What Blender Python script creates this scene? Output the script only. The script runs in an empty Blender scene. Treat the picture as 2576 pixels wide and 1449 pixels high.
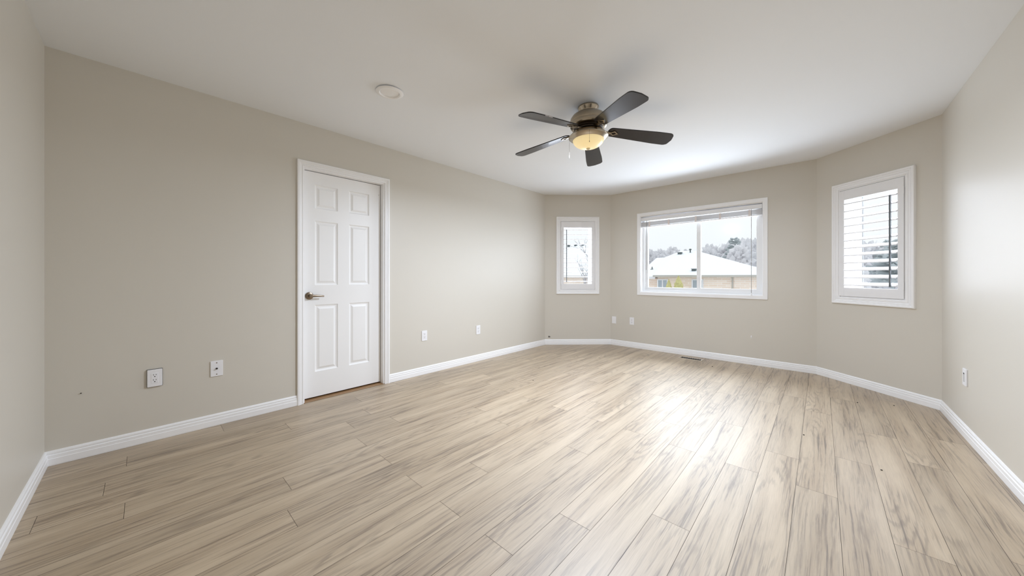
import bpy, bmesh, math, random
from mathutils import Vector, Matrix

PI = math.pi
SC = bpy.context.scene
COL = SC.collection

# ------------------------------------------------------------------ camera, sky, exposure
CAM_H = 1.10
YAW = math.radians(42.5)
FPX, HOR = 848.0, 697.0
cam_data = bpy.data.cameras.new('camera')
cam = bpy.data.objects.new('camera', cam_data)
COL.objects.link(cam)
cam.location = (0, 0, CAM_H)
cam.rotation_euler = (PI / 2, 0, YAW)
cam_data.sensor_fit = 'HORIZONTAL'
cam_data.sensor_width = 36.0
cam_data.lens = 36.0 * FPX / 2576.0
cam_data.shift_y = -(724.5 - HOR) / 2576.0
cam_data.clip_start = 0.02
cam_data.clip_end = 1000
SC.camera = cam

world = bpy.data.worlds.new('overcast_sky')
SC.world = world
world.use_nodes = True
wn, wl = world.node_tree.nodes, world.node_tree.links
wn.clear()
w_out = wn.new('ShaderNodeOutputWorld')
w_bg = wn.new('ShaderNodeBackground')
w_tc = wn.new('ShaderNodeTexCoord')
w_sep = wn.new('ShaderNodeSeparateXYZ')
w_rmp = wn.new('ShaderNodeValToRGB')
# overcast: the cloud overhead is brighter than the mist at the horizon
w_rmp.color_ramp.elements[0].position = 0.05
w_rmp.color_ramp.elements[0].color = (0.82, 0.84, 0.87, 1)
w_rmp.color_ramp.elements[1].position = 0.85
w_rmp.color_ramp.elements[1].color = (1.12, 1.15, 1.19, 1)
wl.new(w_tc.outputs['Generated'], w_sep.inputs[0])
wl.new(w_sep.outputs['Z'], w_rmp.inputs[0])
wl.new(w_rmp.outputs[0], w_bg.inputs['Color'])
wl.new(w_bg.outputs[0], w_out.inputs['Surface'])
w_bg.inputs['Strength'].default_value = 0.071

SC.view_settings.view_transform = 'Standard'
SC.view_settings.look = 'None'
SC.view_settings.gamma = 1.0
SC.view_settings.use_curve_mapping = False
EXPO = 4.12
SC.view_settings.exposure = EXPO
SC.cycles.use_denoising = True
SC.cycles.max_bounces = 12
SC.cycles.diffuse_bounces = 8
SC.cycles.glossy_bounces = 5
SC.cycles.transparent_max_bounces = 12
SC.cycles.caustics_reflective = False
SC.cycles.caustics_refractive = False
SC.cycles.sample_clamp_indirect = 6.0

# ------------------------------------------------------------------ room frame
ROOM_H = 2.44
WALL_T = 0.20
PTS = {'left': ((-3.315, -0.39), (-3.315, 4.41)),
       'bay_left': ((-3.315, 4.41), (-2.537, 5.157)),
       'far': ((-2.537, 5.157), (-0.035, 5.157)),
       'bay_right': ((-0.035, 5.157), (0.735, 4.44)),
       'right': ((0.735, 4.44), (0.735, -0.39)),
       'back': ((0.735, -0.39), (-3.315, -0.39))}
FR, LEN = {}, {}
for k, (a, b) in PTS.items():
    a, b = Vector(a), Vector(b)
    d = (b - a).normalized()
    LEN[k] = (b - a).length
    # local axes: x along the wall, y outward (room side is y < 0), z up
    FR[k] = Matrix(((d.x, -d.y, 0, a.x), (d.y, d.x, 0, a.y), (0, 0, 1, 0), (0, 0, 0, 1)))

# daylight coming in through the three window openings, at the glass
def daylight(key, x0, x1, z0, z1, y, radiance):
    ld = bpy.data.lights.new('window_daylight', 'AREA')
    ld.shape = 'RECTANGLE'
    ld.size, ld.size_y = x1 - x0, z1 - z0
    ld.energy = radiance * PI * (x1 - x0) * (z1 - z0)
    ld.color = (0.90, 0.98, 1.11)
    o = bpy.data.objects.new('window_daylight', ld)
    COL.objects.link(o)
    # an area light shines along its own -z: turn that towards the room side (local -y)
    o.matrix_world = FR[key] @ Matrix.Translation(((x0 + x1) / 2, y, (z0 + z1) / 2)) @ Matrix.Rotation(-PI / 2, 4, 'X')
    return o
daylight('far', 0.53, 1.97, 0.905, 1.99, 0.168, 0.55)
daylight('bay_left', 0.275, 0.797, 0.91, 1.99, 0.140, 0.31)
daylight('bay_right', 0.275, 0.797, 0.91, 1.99, 0.140, 0.31)

# ------------------------------------------------------------------ materials
def nodes_of(name):
    m = bpy.data.materials.new(name)
    m.use_nodes = True
    nt = m.node_tree
    nt.nodes.clear()
    out = nt.nodes.new('ShaderNodeOutputMaterial')
    b = nt.nodes.new('ShaderNodeBsdfPrincipled')
    nt.links.new(b.outputs[0], out.inputs['Surface'])
    return m, nt, b, out

def srgb(r, g, b):
    f = lambda c: (c / 255 / 12.92) if c / 255 <= 0.04045 else ((c / 255 + 0.055) / 1.055) ** 2.4
    return (f(r), f(g), f(b), 1)

def mat(name, col, rough=0.5, metal=0.0, spec=0.5, bump=0.0, bscale=200.0, vary=0.0, vscale=3.0, coat=0.0):
    m, nt, b, out = nodes_of(name)
    b.inputs['Base Color'].default_value = col
    b.inputs['Roughness'].default_value = rough
    b.inputs['Metallic'].default_value = metal
    b.inputs['Specular IOR Level'].default_value = spec
    b.inputs['Coat Weight'].default_value = coat
    tc = nt.nodes.new('ShaderNodeTexCoord')
    if vary:
        n = nt.nodes.new('ShaderNodeTexNoise')
        n.inputs['Scale'].default_value = vscale
        n.inputs['Detail'].default_value = 4
        nt.links.new(tc.outputs['Object'], n.inputs['Vector'])
        mx = nt.nodes.new('ShaderNodeMix')
        mx.data_type = 'RGBA'
        nt.links.new(n.outputs['Fac'], mx.inputs['Factor'])
        mx.inputs['A'].default_value = tuple(c * (1 - vary) for c in col[:3]) + (1,)
        mx.inputs['B'].default_value = tuple(min(1, c * (1 + vary)) for c in col[:3]) + (1,)
        nt.links.new(mx.outputs['Result'], b.inputs['Base Color'])
    if bump:
        n2 = nt.nodes.new('ShaderNodeTexNoise')
        n2.inputs['Scale'].default_value = bscale
        n2.inputs['Detail'].default_value = 3
        nt.links.new(tc.outputs['Object'], n2.inputs['Vector'])
        bp = nt.nodes.new('ShaderNodeBump')
        bp.inputs['Strength'].default_value = bump
        bp.inputs['Distance'].default_value = 0.002
        nt.links.new(n2.outputs['Fac'], bp.inputs['Height'])
        nt.links.new(bp.outputs[0], b.inputs['Normal'])
    return m

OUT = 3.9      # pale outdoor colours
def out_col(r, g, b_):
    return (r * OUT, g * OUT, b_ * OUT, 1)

M = {}
M['wall'] = mat('wall_paint', srgb(213, 208, 198), 0.42, spec=0.5, bump=0.06, bscale=160, vary=0.012, vscale=2.0)
M['ceiling'] = mat('ceiling_paint', srgb(240, 243, 247), 0.75, spec=0.3, bump=0.08, bscale=120, vary=0.012, vscale=1.3)
M['trim'] = mat('white_trim_paint', srgb(247, 247, 248), 0.35, spec=0.5, bump=0.02, bscale=60)
M['door'] = mat('white_door_paint', srgb(246, 246, 246), 0.4, spec=0.5, bump=0.05, bscale=90)
M['vinyl'] = mat('white_vinyl', srgb(238, 238, 238), 0.35, bump=0.01)
M['slat'] = mat('white_louver_paint', srgb(240, 240, 242), 0.4, bump=0.01)
M['plastic'] = mat('white_plastic', srgb(240, 240, 243), 0.3, bump=0.01)
M['dark'] = mat('dark_slot', srgb(28, 27, 28), 0.6, vary=0.1)
M['gap'] = mat('shadowed_gap', srgb(70, 66, 62), 0.8, vary=0.1)
M['nickel'] = mat('brushed_nickel', srgb(176, 164, 146), 0.24, metal=1.0, bump=0.03, bscale=300)
M['nickel_dark'] = mat('tarnished_nickel', srgb(142, 128, 112), 0.3, metal=1.0, bump=0.03, bscale=300)
M['bronze'] = mat('dark_motor_metal', srgb(58, 48, 40), 0.35, metal=0.8, bump=0.02)
M['blade'] = mat('espresso_blade', srgb(27, 23, 26), 0.27, spec=0.5, bump=0.04, bscale=40, vary=0.15, vscale=9, coat=0.2)
M['blade_edge'] = mat('peeling_white_edge', srgb(190, 188, 190), 0.6, vary=0.1)
M['snow'] = mat('snow', srgb(240, 243, 248), 0.8, spec=0.2, bump=0.3, bscale=3, vary=0.02)
M['soffit'] = mat('beige_fascia', out_col(0.125, 0.12, 0.108), 0.6, vary=0.05)
M['ext_white'] = mat('white_frame_outside', out_col(0.2, 0.2, 0.205), 0.5, vary=0.03)
M['ext_glass'] = mat('house_window_glass', out_col(0.105, 0.118, 0.13), 0.15, vary=0.08)
M['vent'] = mat('dark_roof_vent', out_col(0.03, 0.036, 0.036), 0.5, vary=0.2)
M['cedar'] = mat('yellow_green_cedar', out_col(0.135, 0.125, 0.058), 0.8, vary=0.4, vscale=5)
M['twig'] = mat('misty_bark', out_col(0.175, 0.174, 0.179), 0.9, vary=0.3, vscale=1)  # distance haze is mixed into this pale bark colour
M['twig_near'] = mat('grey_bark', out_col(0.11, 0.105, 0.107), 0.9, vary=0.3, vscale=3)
M['pine'] = mat('misty_pine_needles', out_col(0.118, 0.128, 0.13), 0.9, vary=0.3, vscale=1)  # needles paled by mist painted into the colour
M['register'] = mat('tan_metal_register', srgb(196, 184, 166), 0.45, metal=0.3, bump=0.02)
M['crumb'] = mat('dark_crumb', srgb(40, 34, 30), 0.8, vary=0.2, vscale=100)
M['cord'] = mat('grey_cord', srgb(150, 146, 142), 0.6, vary=0.05)
M['rod'] = mat('backlit_tilt_rod', srgb(104, 110, 113), 0.5, vary=0.05)  # the rod's backlit darkness is put into its grey
M['threshold'] = mat('brown_wood_threshold', srgb(150, 116, 80), 0.4, bump=0.05, vary=0.15, vscale=20)

def glass_mat():
    m, nt, b, out = nodes_of('window_glass')
    nt.nodes.remove(b)
    tr = nt.nodes.new('ShaderNodeBsdfTransparent')
    tr.inputs['Color'].default_value = (0.95, 0.965, 0.965, 1)
    gl = nt.nodes.new('ShaderNodeBsdfGlossy')
    gl.inputs['Roughness'].default_value = 0.15
    fr = nt.nodes.new('ShaderNodeFresnel')
    fr.inputs['IOR'].default_value = 1.12
    mx = nt.nodes.new('ShaderNodeMixShader')
    nt.links.new(fr.outputs[0], mx.inputs['Fac'])
    nt.links.new(tr.outputs[0], mx.inputs[1])
    nt.links.new(gl.outputs[0], mx.inputs[2])
    nt.links.new(mx.outputs[0], out.inputs['Surface'])
    return m
M['glass'] = glass_mat()

def lamp_glass():
    m, nt, b, out = nodes_of('lit_alabaster_glass')
    b.inputs['Base Color'].default_value = srgb(238, 226, 190)
    b.inputs['Roughness'].default_value = 0.35
    n = nt.nodes.new('ShaderNodeTexNoise')
    n.inputs['Scale'].default_value = 9
    tc = nt.nodes.new('ShaderNodeTexCoord')
    nt.links.new(tc.outputs['Object'], n.inputs['Vector'])
    r = nt.nodes.new('ShaderNodeValToRGB')
    r.color_ramp.elements[0].color = (1.0, 0.72, 0.30, 1)
    r.color_ramp.elements[1].color = (1.0, 0.80, 0.42, 1)
    nt.links.new(n.outputs['Fac'], r.inputs[0])
    nt.links.new(r.outputs[0], b.inputs['Emission Color'])
    b.inputs['Emission Strength'].default_value = 0.5 / 2 ** EXPO
    return m
M['lamp'] = lamp_glass()

def brick_mat():
    m, nt, b, out = nodes_of('pale_brick')
    tc = nt.nodes.new('ShaderNodeTexCoord')
    mp = nt.nodes.new('ShaderNodeMapping')
    mp.inputs['Rotation'].default_value = (PI / 2, 0, 0)
    br = nt.nodes.new('ShaderNodeTexBrick')
    br.inputs['Color1'].default_value = (0.90, 0.77, 0.66, 1)
    br.inputs['Color2'].default_value = (0.80, 0.65, 0.53, 1)
    br.inputs['Mortar'].default_value = (0.90, 0.83, 0.76, 1)
    br.inputs['Scale'].default_value = 1.0
    br.inputs['Brick Width'].default_value = 0.6
    br.inputs['Row Height'].default_value = 0.17
    br.inputs['Mortar Size'].default_value = 0.02
    nt.links.new(tc.outputs['Object'], mp.inputs['Vector'])
    nt.links.new(mp.outputs[0], br.inputs['Vector'])
    nt.links.new(br.outputs['Color'], b.inputs['Base Color'])
    b.inputs['Roughness'].default_value = 0.85
    return m
M['brick'] = brick_mat()

def floor_mat():
    m, nt, b, out = nodes_of('grey_oak_laminate')
    N, L = nt.nodes, nt.links
    uv = N.new('ShaderNodeUVMap'); uv.uv_map = 'plank'
    at = N.new('ShaderNodeAttribute'); at.attribute_name = 'plank_rand'
    def mapping(src, scale, loc=(0, 0, 0)):
        mp = N.new('ShaderNodeMapping')
        mp.inputs['Scale'].default_value = scale
        mp.inputs['Location'].default_value = loc
        L.new(src, mp.inputs['Vector'])
        return mp.outputs[0]
    def noise(vec, detail=4, rough=0.55, dist=0.0, scale=1.0):
        n = N.new('ShaderNodeTexNoise')
        n.inputs['Scale'].default_value = scale
        n.inputs['Detail'].default_value = detail
        n.inputs['Roughness'].default_value = rough
        n.inputs['Distortion'].default_value = dist
        L.new(vec, n.inputs['Vector'])
        return n.outputs['Fac']
    def ramp(fac, p0, c0, p1, c1):
        r = N.new('ShaderNodeValToRGB')
        r.color_ramp.elements[0].position = p0; r.color_ramp.elements[0].color = c0
        r.color_ramp.elements[1].position = p1; r.color_ramp.elements[1].color = c1
        L.new(fac, r.inputs[0])
        return r.outputs[0]
    def mathn(op, a, b_):
        n = N.new('ShaderNodeMath'); n.operation = op
        for i, v in enumerate((a, b_)):
            if isinstance(v, (int, float)): n.inputs[i].default_value = v
            else: L.new(v, n.inputs[i])
        return n.outputs[0]
    def mix(fac, a, b_, mode='MIX'):
        n = N.new('ShaderNodeMix'); n.data_type = 'RGBA'; n.blend_type = mode
        for key, v in (('Factor', fac), ('A', a), ('B', b_)):
            if isinstance(v, (tuple, float, int)): n.inputs[key].default_value = v
            else: L.new(v, n.inputs[key])
        return n.outputs['Result']
    W1, B0 = (1, 1, 1, 1), (0, 0, 0, 1)
    u = uv.outputs[0]
    # bend the grain gently so that it wanders along each plank
    warp = N.new('ShaderNodeTexNoise')
    warp.inputs['Scale'].default_value = 1.0
    warp.inputs['Detail'].default_value = 2
    L.new(mapping(u, (1.3, 4.0, 1)), warp.inputs['Vector'])
    wv = N.new('ShaderNodeVectorMath'); wv.operation = 'MULTIPLY_ADD'
    L.new(warp.outputs['Color'], wv.inputs[0])
    wv.inputs[1].default_value = (0.0, 0.034, 0.0)
    L.new(u, wv.inputs[2])
    vec = wv.outputs[0]
    broad = noise(mapping(vec, (0.9, 11, 1)), 3, 0.5)
    streak = noise(mapping(vec, (2.5, 56, 1), (5, 2, 0)), 7, 0.66, 0.3)
    fine = noise(mapping(vec, (9, 260, 1), (1, 7, 0)), 3, 0.6)
    patch = noise(mapping(u, (1.7, 7, 1), (9, 4, 0)), 2, 0.5)
    # cathedral rings: elongated distance field around random centres
    vor = N.new('ShaderNodeTexVoronoi')
    vor.inputs['Scale'].default_value = 1.0
    vor.inputs['Randomness'].default_value = 1.0
    L.new(mapping(vec, (0.9, 5.5, 1), (3, 0, 0)), vor.inputs['Vector'])
    rings = mathn('SINE', mathn('MULTIPLY', mathn('ADD', vor.outputs['Distance'], mathn('MULTIPLY', streak, 0.22)), 58.0), 0.0)
    rings = mathn('MULTIPLY_ADD', rings, 0.5)
    rings.node.inputs[2].default_value = 0.5
    ringm = mathn('MULTIPLY', ramp(rings, 0.55, B0, 0.95, W1), ramp(patch, 0.5, B0, 0.62, W1))
    light, mid, dark = srgb(187, 167, 139), srgb(163, 141, 112), srgb(84, 64, 42)
    c = mix(ramp(broad, 0.35, B0, 0.65, W1), light, mid)
    streakm = mathn('MULTIPLY', ramp(streak, 0.50, B0, 0.66, W1), ramp(broad, 0.36, B0, 0.58, W1))
    c = mix(mathn('MULTIPLY', streakm, 0.76), c, dark)
    thin = noise(mapping(vec, (2.0, 105, 1), (2, 9, 0)), 4, 0.6, 0.2)
    thinm = mathn('MULTIPLY', ramp(thin, 0.56, B0, 0.66, W1), ramp(broad, 0.34, B0, 0.56, W1))
    c = mix(mathn('MULTIPLY', thinm, 0.7), c, srgb(76, 56, 36))
    c = mix(mathn('MULTIPLY', ringm, 0.38), c, dark)
    c = mix(mathn('MULTIPLY', ramp(fine, 0.45, B0, 0.75, W1), 0.28), c, srgb(126, 105, 80))
    c = mix(mathn('MULTIPLY', ramp(fine, 0.28, W1, 0.42, B0), 0.18), c, srgb(206, 194, 177))
    # each plank a little lighter or darker
    tone = N.new('ShaderNodeMapRange')
    tone.inputs['To Min'].default_value = 0.94; tone.inputs['To Max'].default_value = 1.06
    L.new(at.outputs['Fac'], tone.inputs['Value'])
    hsv = N.new('ShaderNodeHueSaturation')
    L.new(c, hsv.inputs['Color']); L.new(tone.outputs[0], hsv.inputs['Value'])
    L.new(hsv.outputs[0], b.inputs['Base Color'])
    rr = N.new('ShaderNodeMapRange')
    rr.inputs['To Min'].default_value = 0.56; rr.inputs['To Max'].default_value = 0.66
    b.inputs['Coat Weight'].default_value = 0.85
    b.inputs['Coat Roughness'].default_value = 0.40
    L.new(streak, rr.inputs['Value'])
    L.new(rr.outputs[0], b.inputs['Roughness'])
    b.inputs['Specular IOR Level'].default_value = 0.95
    b.inputs['IOR'].default_value = 1.6
    bp = N.new('ShaderNodeBump')
    bp.inputs['Strength'].default_value = 0.05
    bp.inputs['Distance'].default_value = 0.001
    L.new(fine, bp.inputs['Height'])
    L.new(bp.outputs[0], b.inputs['Normal'])
    return m
M['floor'] = floor_mat()

# ------------------------------------------------------------------ mesh helpers
class MB:
    def __init__(self):
        self.bm = bmesh.new()
    def box(self, x0, x1, y0, y1, z0, z1, mtx=None, bevel=0.0, seg=2):
        vs = [self.bm.verts.new(p) for p in ((x0, y0, z0), (x1, y0, z0), (x1, y1, z0), (x0, y1, z0),
                                             (x0, y0, z1), (x1, y0, z1), (x1, y1, z1), (x0, y1, z1))]
        fs = [self.bm.faces.new([vs[i] for i in f]) for f in
              ((0, 3, 2, 1), (4, 5, 6, 7), (0, 1, 5, 4), (1, 2, 6, 5), (2, 3, 7, 6), (3, 0, 4, 7))]
        if bevel:
            es = list({e for f in fs for e in f.edges})
            r = bmesh.ops.bevel(self.bm, geom=es, offset=bevel, segments=seg, profile=0.5, affect='EDGES')
            vs = list({v for f in r['faces'] for v in f.verts} | {v for v in vs if v.is_valid})
        if mtx is not None:
            bmesh.ops.transform(self.bm, matrix=mtx, verts=[v for v in vs if v.is_valid])
        return self
    def loft(self, rings, close_ring=True, caps=True):
        """rings: list of equally long lists of points"""
        R = [[self.bm.verts.new(p) for p in r] for r in rings]
        n = len(R[0])
        for a, b in zip(R[:-1], R[1:]):
            for i in range(n if close_ring else n - 1):
                j = (i + 1) % n
                try: self.bm.faces.new((a[i], a[j], b[j], b[i]))
                except ValueError: pass
        if caps and close_ring:
            self.bm.faces.new(R[0][::-1]); self.bm.faces.new(R[-1])
        return self
    def lathe(self, prof, n=48, axis='Z', center=(0, 0, 0)):
        """prof: (radius, height) pairs, revolved about an axis through center"""
        cx, cy, cz = center
        rings = []
        for r, h in prof:
            ring = []
            for i in range(n):
                t = 2 * PI * i / n
                c, s = max(r, 1e-4) * math.cos(t), max(r, 1e-4) * math.sin(t)
                ring.append({'Z': (cx + c, cy + s, cz + h), 'Y': (cx + c, cy + h, cz + s), 'X': (cx + h, cy + c, cz + s)}[axis])
            rings.append(ring)
        return self.loft(rings)
    def tube(self, pts, r, n=8, r_end=None):
        pts = [Vector(p) for p in pts]
        rings = []
        for i, p in enumerate(pts):
            t = (pts[min(i + 1, len(pts) - 1)] - pts[max(i - 1, 0)]).normalized()
            up = Vector((0, 0, 1)) if abs(t.z) < 0.9 else Vector((1, 0, 0))
            a = t.cross(up).normalized(); b2 = t.cross(a)
            k = i / max(1, len(pts) - 1)
            rr = r if r_end is None else r + (r_end - r) * k
            rings.append([p + a * math.cos(2 * PI * j / n) * rr + b2 * math.sin(2 * PI * j / n) * rr for j in range(n)])
        return self.loft(rings)
    def frame(self, x0, x1, z0, z1, steps):
        """picture-frame moulding in the local xz plane; steps = (inset, y) profile from the outer edge inwards"""
        rings = []
        for ins, y in steps:
            rings.append([(x0 + ins, y, z0 + ins), (x1 - ins, y, z0 + ins), (x1 - ins, y, z1 - ins), (x0 + ins, y, z1 - ins)])
        R = [[self.bm.verts.new(p) for p in r] for r in rings]
        for a, b in zip(R[:-1], R[1:]):
            for i in range(4):
                j = (i + 1) % 4
                self.bm.faces.new((a[i], a[j], b[j], b[i]))
        return self
    def done(self, name, m, parent=None, mtx=None, smooth=False, kind=None):
        bmesh.ops.recalc_face_normals(self.bm, faces=self.bm.faces)
        me = bpy.data.meshes.new(name)
        self.bm.to_mesh(me); self.bm.free()
        me.materials.append(m)
        if smooth:
            me.shade_smooth()
            me.set_sharp_from_angle(angle=math.radians(38))
        o = bpy.data.objects.new(name, me)
        COL.objects.link(o)
        if mtx is not None: o.matrix_world = mtx
        if parent is not None: o.parent = parent
        if kind: o['kind'] = kind
        return o

def tag(o, label, cat, group=None, kind=None):
    o['label'] = label; o['category'] = cat
    if group: o['group'] = group
    if kind: o['kind'] = kind
    return o

def empty(name, mtx, label, cat, group=None, kind=None):
    o = bpy.data.objects.new(name, None)
    COL.objects.link(o)
    o.empty_display_size = 0.1
    o.matrix_world = mtx
    return tag(o, label, cat, group, kind)

def at_wall(wall, s, z, y=0.0):
    return FR[wall] @ Matrix.Translation((s, y, z))

# ------------------------------------------------------------------ room shell
def wall(name, key, holes, label, leak_block=None):
    """holes: (s0, s1, z0, z1) openings"""
    b = MB()
    L, T, H = LEN[key], WALL_T, ROOM_H
    e = {'left': (0.2, 0.08), 'bay_left': (0.083, 0.083), 'far': (0.083, 0.083),
         'bay_right': (0.083, 0.083), 'right': (0.08, 0.2), 'back': (0.2, 0.2)}[key]
    x = -e[0]
    for (s0, s1, z0, z1) in holes:
        b.box(x, s0, 0, T, 0, H)
        if z0 > 0: b.box(s0, s1, 0, T, 0, z0)
        b.box(s0, s1, 0, T, z1, H)
        x = s1
    b.box(x, L + e[1], 0, T, 0, H)
    if leak_block:
        s0, s1, z0, z1, y = leak_block
        b.box(s0, s1, y, T, z0, z1)  # unseen block added behind the door to stop outside light leaking in
    return tag(b.done(name, M['wall'], mtx=FR[key]), label, 'wall', kind='structure')

DOOR = (1.322, 2.064, 0.0, 2.066)
WIN_SIDE = (0.262, 0.810, 0.895, 2.006)
WIN_FAR = (0.492, 2.010, 0.870, 2.024)
wall('wall_left', 'left', [DOOR], 'long greige wall with the white panel door', leak_block=(DOOR[0], DOOR[1], 0, DOOR[3], 0.13))
wall('wall_bay_left', 'bay_left', [WIN_SIDE], 'narrow angled greige wall left of the wide window')
wall('wall_far', 'far', [WIN_FAR], 'greige wall holding the wide sliding window')
wall('wall_bay_right', 'bay_right', [WIN_SIDE], 'angled greige wall right of the wide window')
wall('wall_right', 'right', [], 'bright plain greige wall at the right edge')
wall('wall_back', 'back', [], 'bright plain greige wall at the left edge')

def outline(grow):
    """room outline grown outwards"""
    keys = ['left', 'bay_left', 'far', 'bay_right', 'right', 'back']
    res = []
    for i, k in enumerate(keys):
        pv = keys[i - 1]
        def line(kk):
            a, b = Vector(PTS[kk][0]), Vector(PTS[kk][1])
            d = (b - a).normalized(); n = Vector((-d.y, d.x))
            return a + n * grow, d
        (p, d), (q, f) = line(pv), line(k)
        t = ((q - p).x * f.y - (q - p).y * f.x) / (d.x * f.y - d.y * f.x)
        res.append(p + d * t)
    return res

b = MB()
o0 = outline(WALL_T)
b.loft([[(p.x, p.y, ROOM_H) for p in o0], [(p.x, p.y, ROOM_H + 0.2) for p in o0]])
tag(b.done('ceiling', M['ceiling']), 'smooth off-white ceiling over the whole room', 'ceiling', kind='structure')

# planks: 0.16 m wide, running towards the far wall, with the joints where the photograph shows them
def build_floor():
    rnd = random.Random(11)
    joints = {-1: 2.09, 0: 2.862, 1: 2.33, 2: 2.666, 3: 2.327, 4: 1.594, 5: 2.336, 6: 1.307, 7: 0.984, 8: 1.857,
              9: 0.98, 10: 1.306, 11: 0.983, 12: 0.457, 13: 0.984, 14: 0.515, 15: 0.98, 16: -0.063, 17: -0.332,
              18: -0.14, 19: 0.717, 20: -0.07, 21: 0.385}
    bm = bmesh.new()
    uvl = bm.loops.layers.uv.new('plank')
    al = bm.loops.layers.float_color.new('plank_rand')
    PL, W, G = 1.368, 0.160, 0.0007
    for i in range(-4, 24):
        xr = 0.222 - W * i
        xl = xr - W
        j0 = joints.get(i, rnd.uniform(0, PL))
        y = j0 - PL * 4
        while y < 5.3:
            r = rnd.random()
            ou, ov = rnd.uniform(0, 60), rnd.uniform(0, 60)
            flip = rnd.choice((1, -1))
            vs = [bm.verts.new(p) for p in ((xl + G, y + G, 0), (xr - G, y + G, 0), (xr - G, y + PL - G, 0), (xl + G, y + PL - G, 0))]
            f = bm.faces.new(vs)
            for lp in f.loops:
                co = lp.vert.co
                lp[uvl].uv = (ou + flip * (co.y - y), ov + (co.x - xl))
                lp[al] = (r, r, r, 1)
            y += PL
    out = outline(0.004)
    keys = ['left', 'bay_left', 'far', 'bay_right', 'right', 'back']
    for k in keys:
        a, c = Vector(PTS[k][0]), Vector(PTS[k][1])
        d = (c - a).normalized(); n = Vector((-d.y, d.x, 0))
        bmesh.ops.bisect_plane(bm, geom=bm.verts[:] + bm.edges[:] + bm.faces[:],
                               plane_co=Vector((a.x, a.y, 0)) + n * (0.004 if k != 'left' else 0.13), plane_no=n, clear_outer=True)
    me = bpy.data.meshes.new('floor')
    bm.to_mesh(me); bm.free()
    me.materials.append(M['floor'])
    o = bpy.data.objects.new('floor', me)
    COL.objects.link(o)
    tag(o, 'grey-brown wood laminate plank floor', 'floor', kind='structure')
    s = MB()
    og = outline(WALL_T)
    s.loft([[(p.x, p.y, -0.2) for p in og], [(p.x, p.y, -0.0012) for p in og]])
    s.done('subfloor', M['gap'], parent=o)
build_floor()

def baseboard(name, key, spans, label):
    b = MB()
    prof = [(0, 0.0), (-0.0125, 0.0), (-0.0135, 0.004), (-0.0135, 0.040), (-0.0115, 0.043), (-0.0115, 0.060), (-0.007, 0.0635),
            (-0.0085, 0.070), (-0.0085, 0.076), (-0.004, 0.0845), (0, 0.086)]
    for s0, s1, m0, m1 in spans:
        b.loft([[(s0 - y * m0, y, z) for y, z in prof], [(s1 + y * m1, y, z) for y, z in prof]])
    return tag(b.done(name, M['trim'], mtx=FR[key]), label, 'baseboard', kind='structure')
T45 = 0.414
baseboard('baseboard_left', 'left', [(0, 1.277, 1, 0), (2.111, LEN['left'], 0, T45)], 'white baseboard on both sides of the panel door')
baseboard('baseboard_bay_left', 'bay_left', [(0, LEN['bay_left'], T45, T45)], 'short white baseboard under the narrow left window')
baseboard('baseboard_far', 'far', [(0, LEN['far'], T45, T45)], 'white baseboard under the wide window')
baseboard('baseboard_bay_right', 'bay_right', [(0, LEN['bay_right'], T45, T45)], 'white baseboard under the louvred right window')
baseboard('baseboard_right', 'right', [(0, LEN['right'], T45, 1)], 'white baseboard along the bright right wall')
baseboard('baseboard_back', 'back', [(0, LEN['back'], 1, 1)], 'white baseboard along the bright wall at the left edge')

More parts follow.
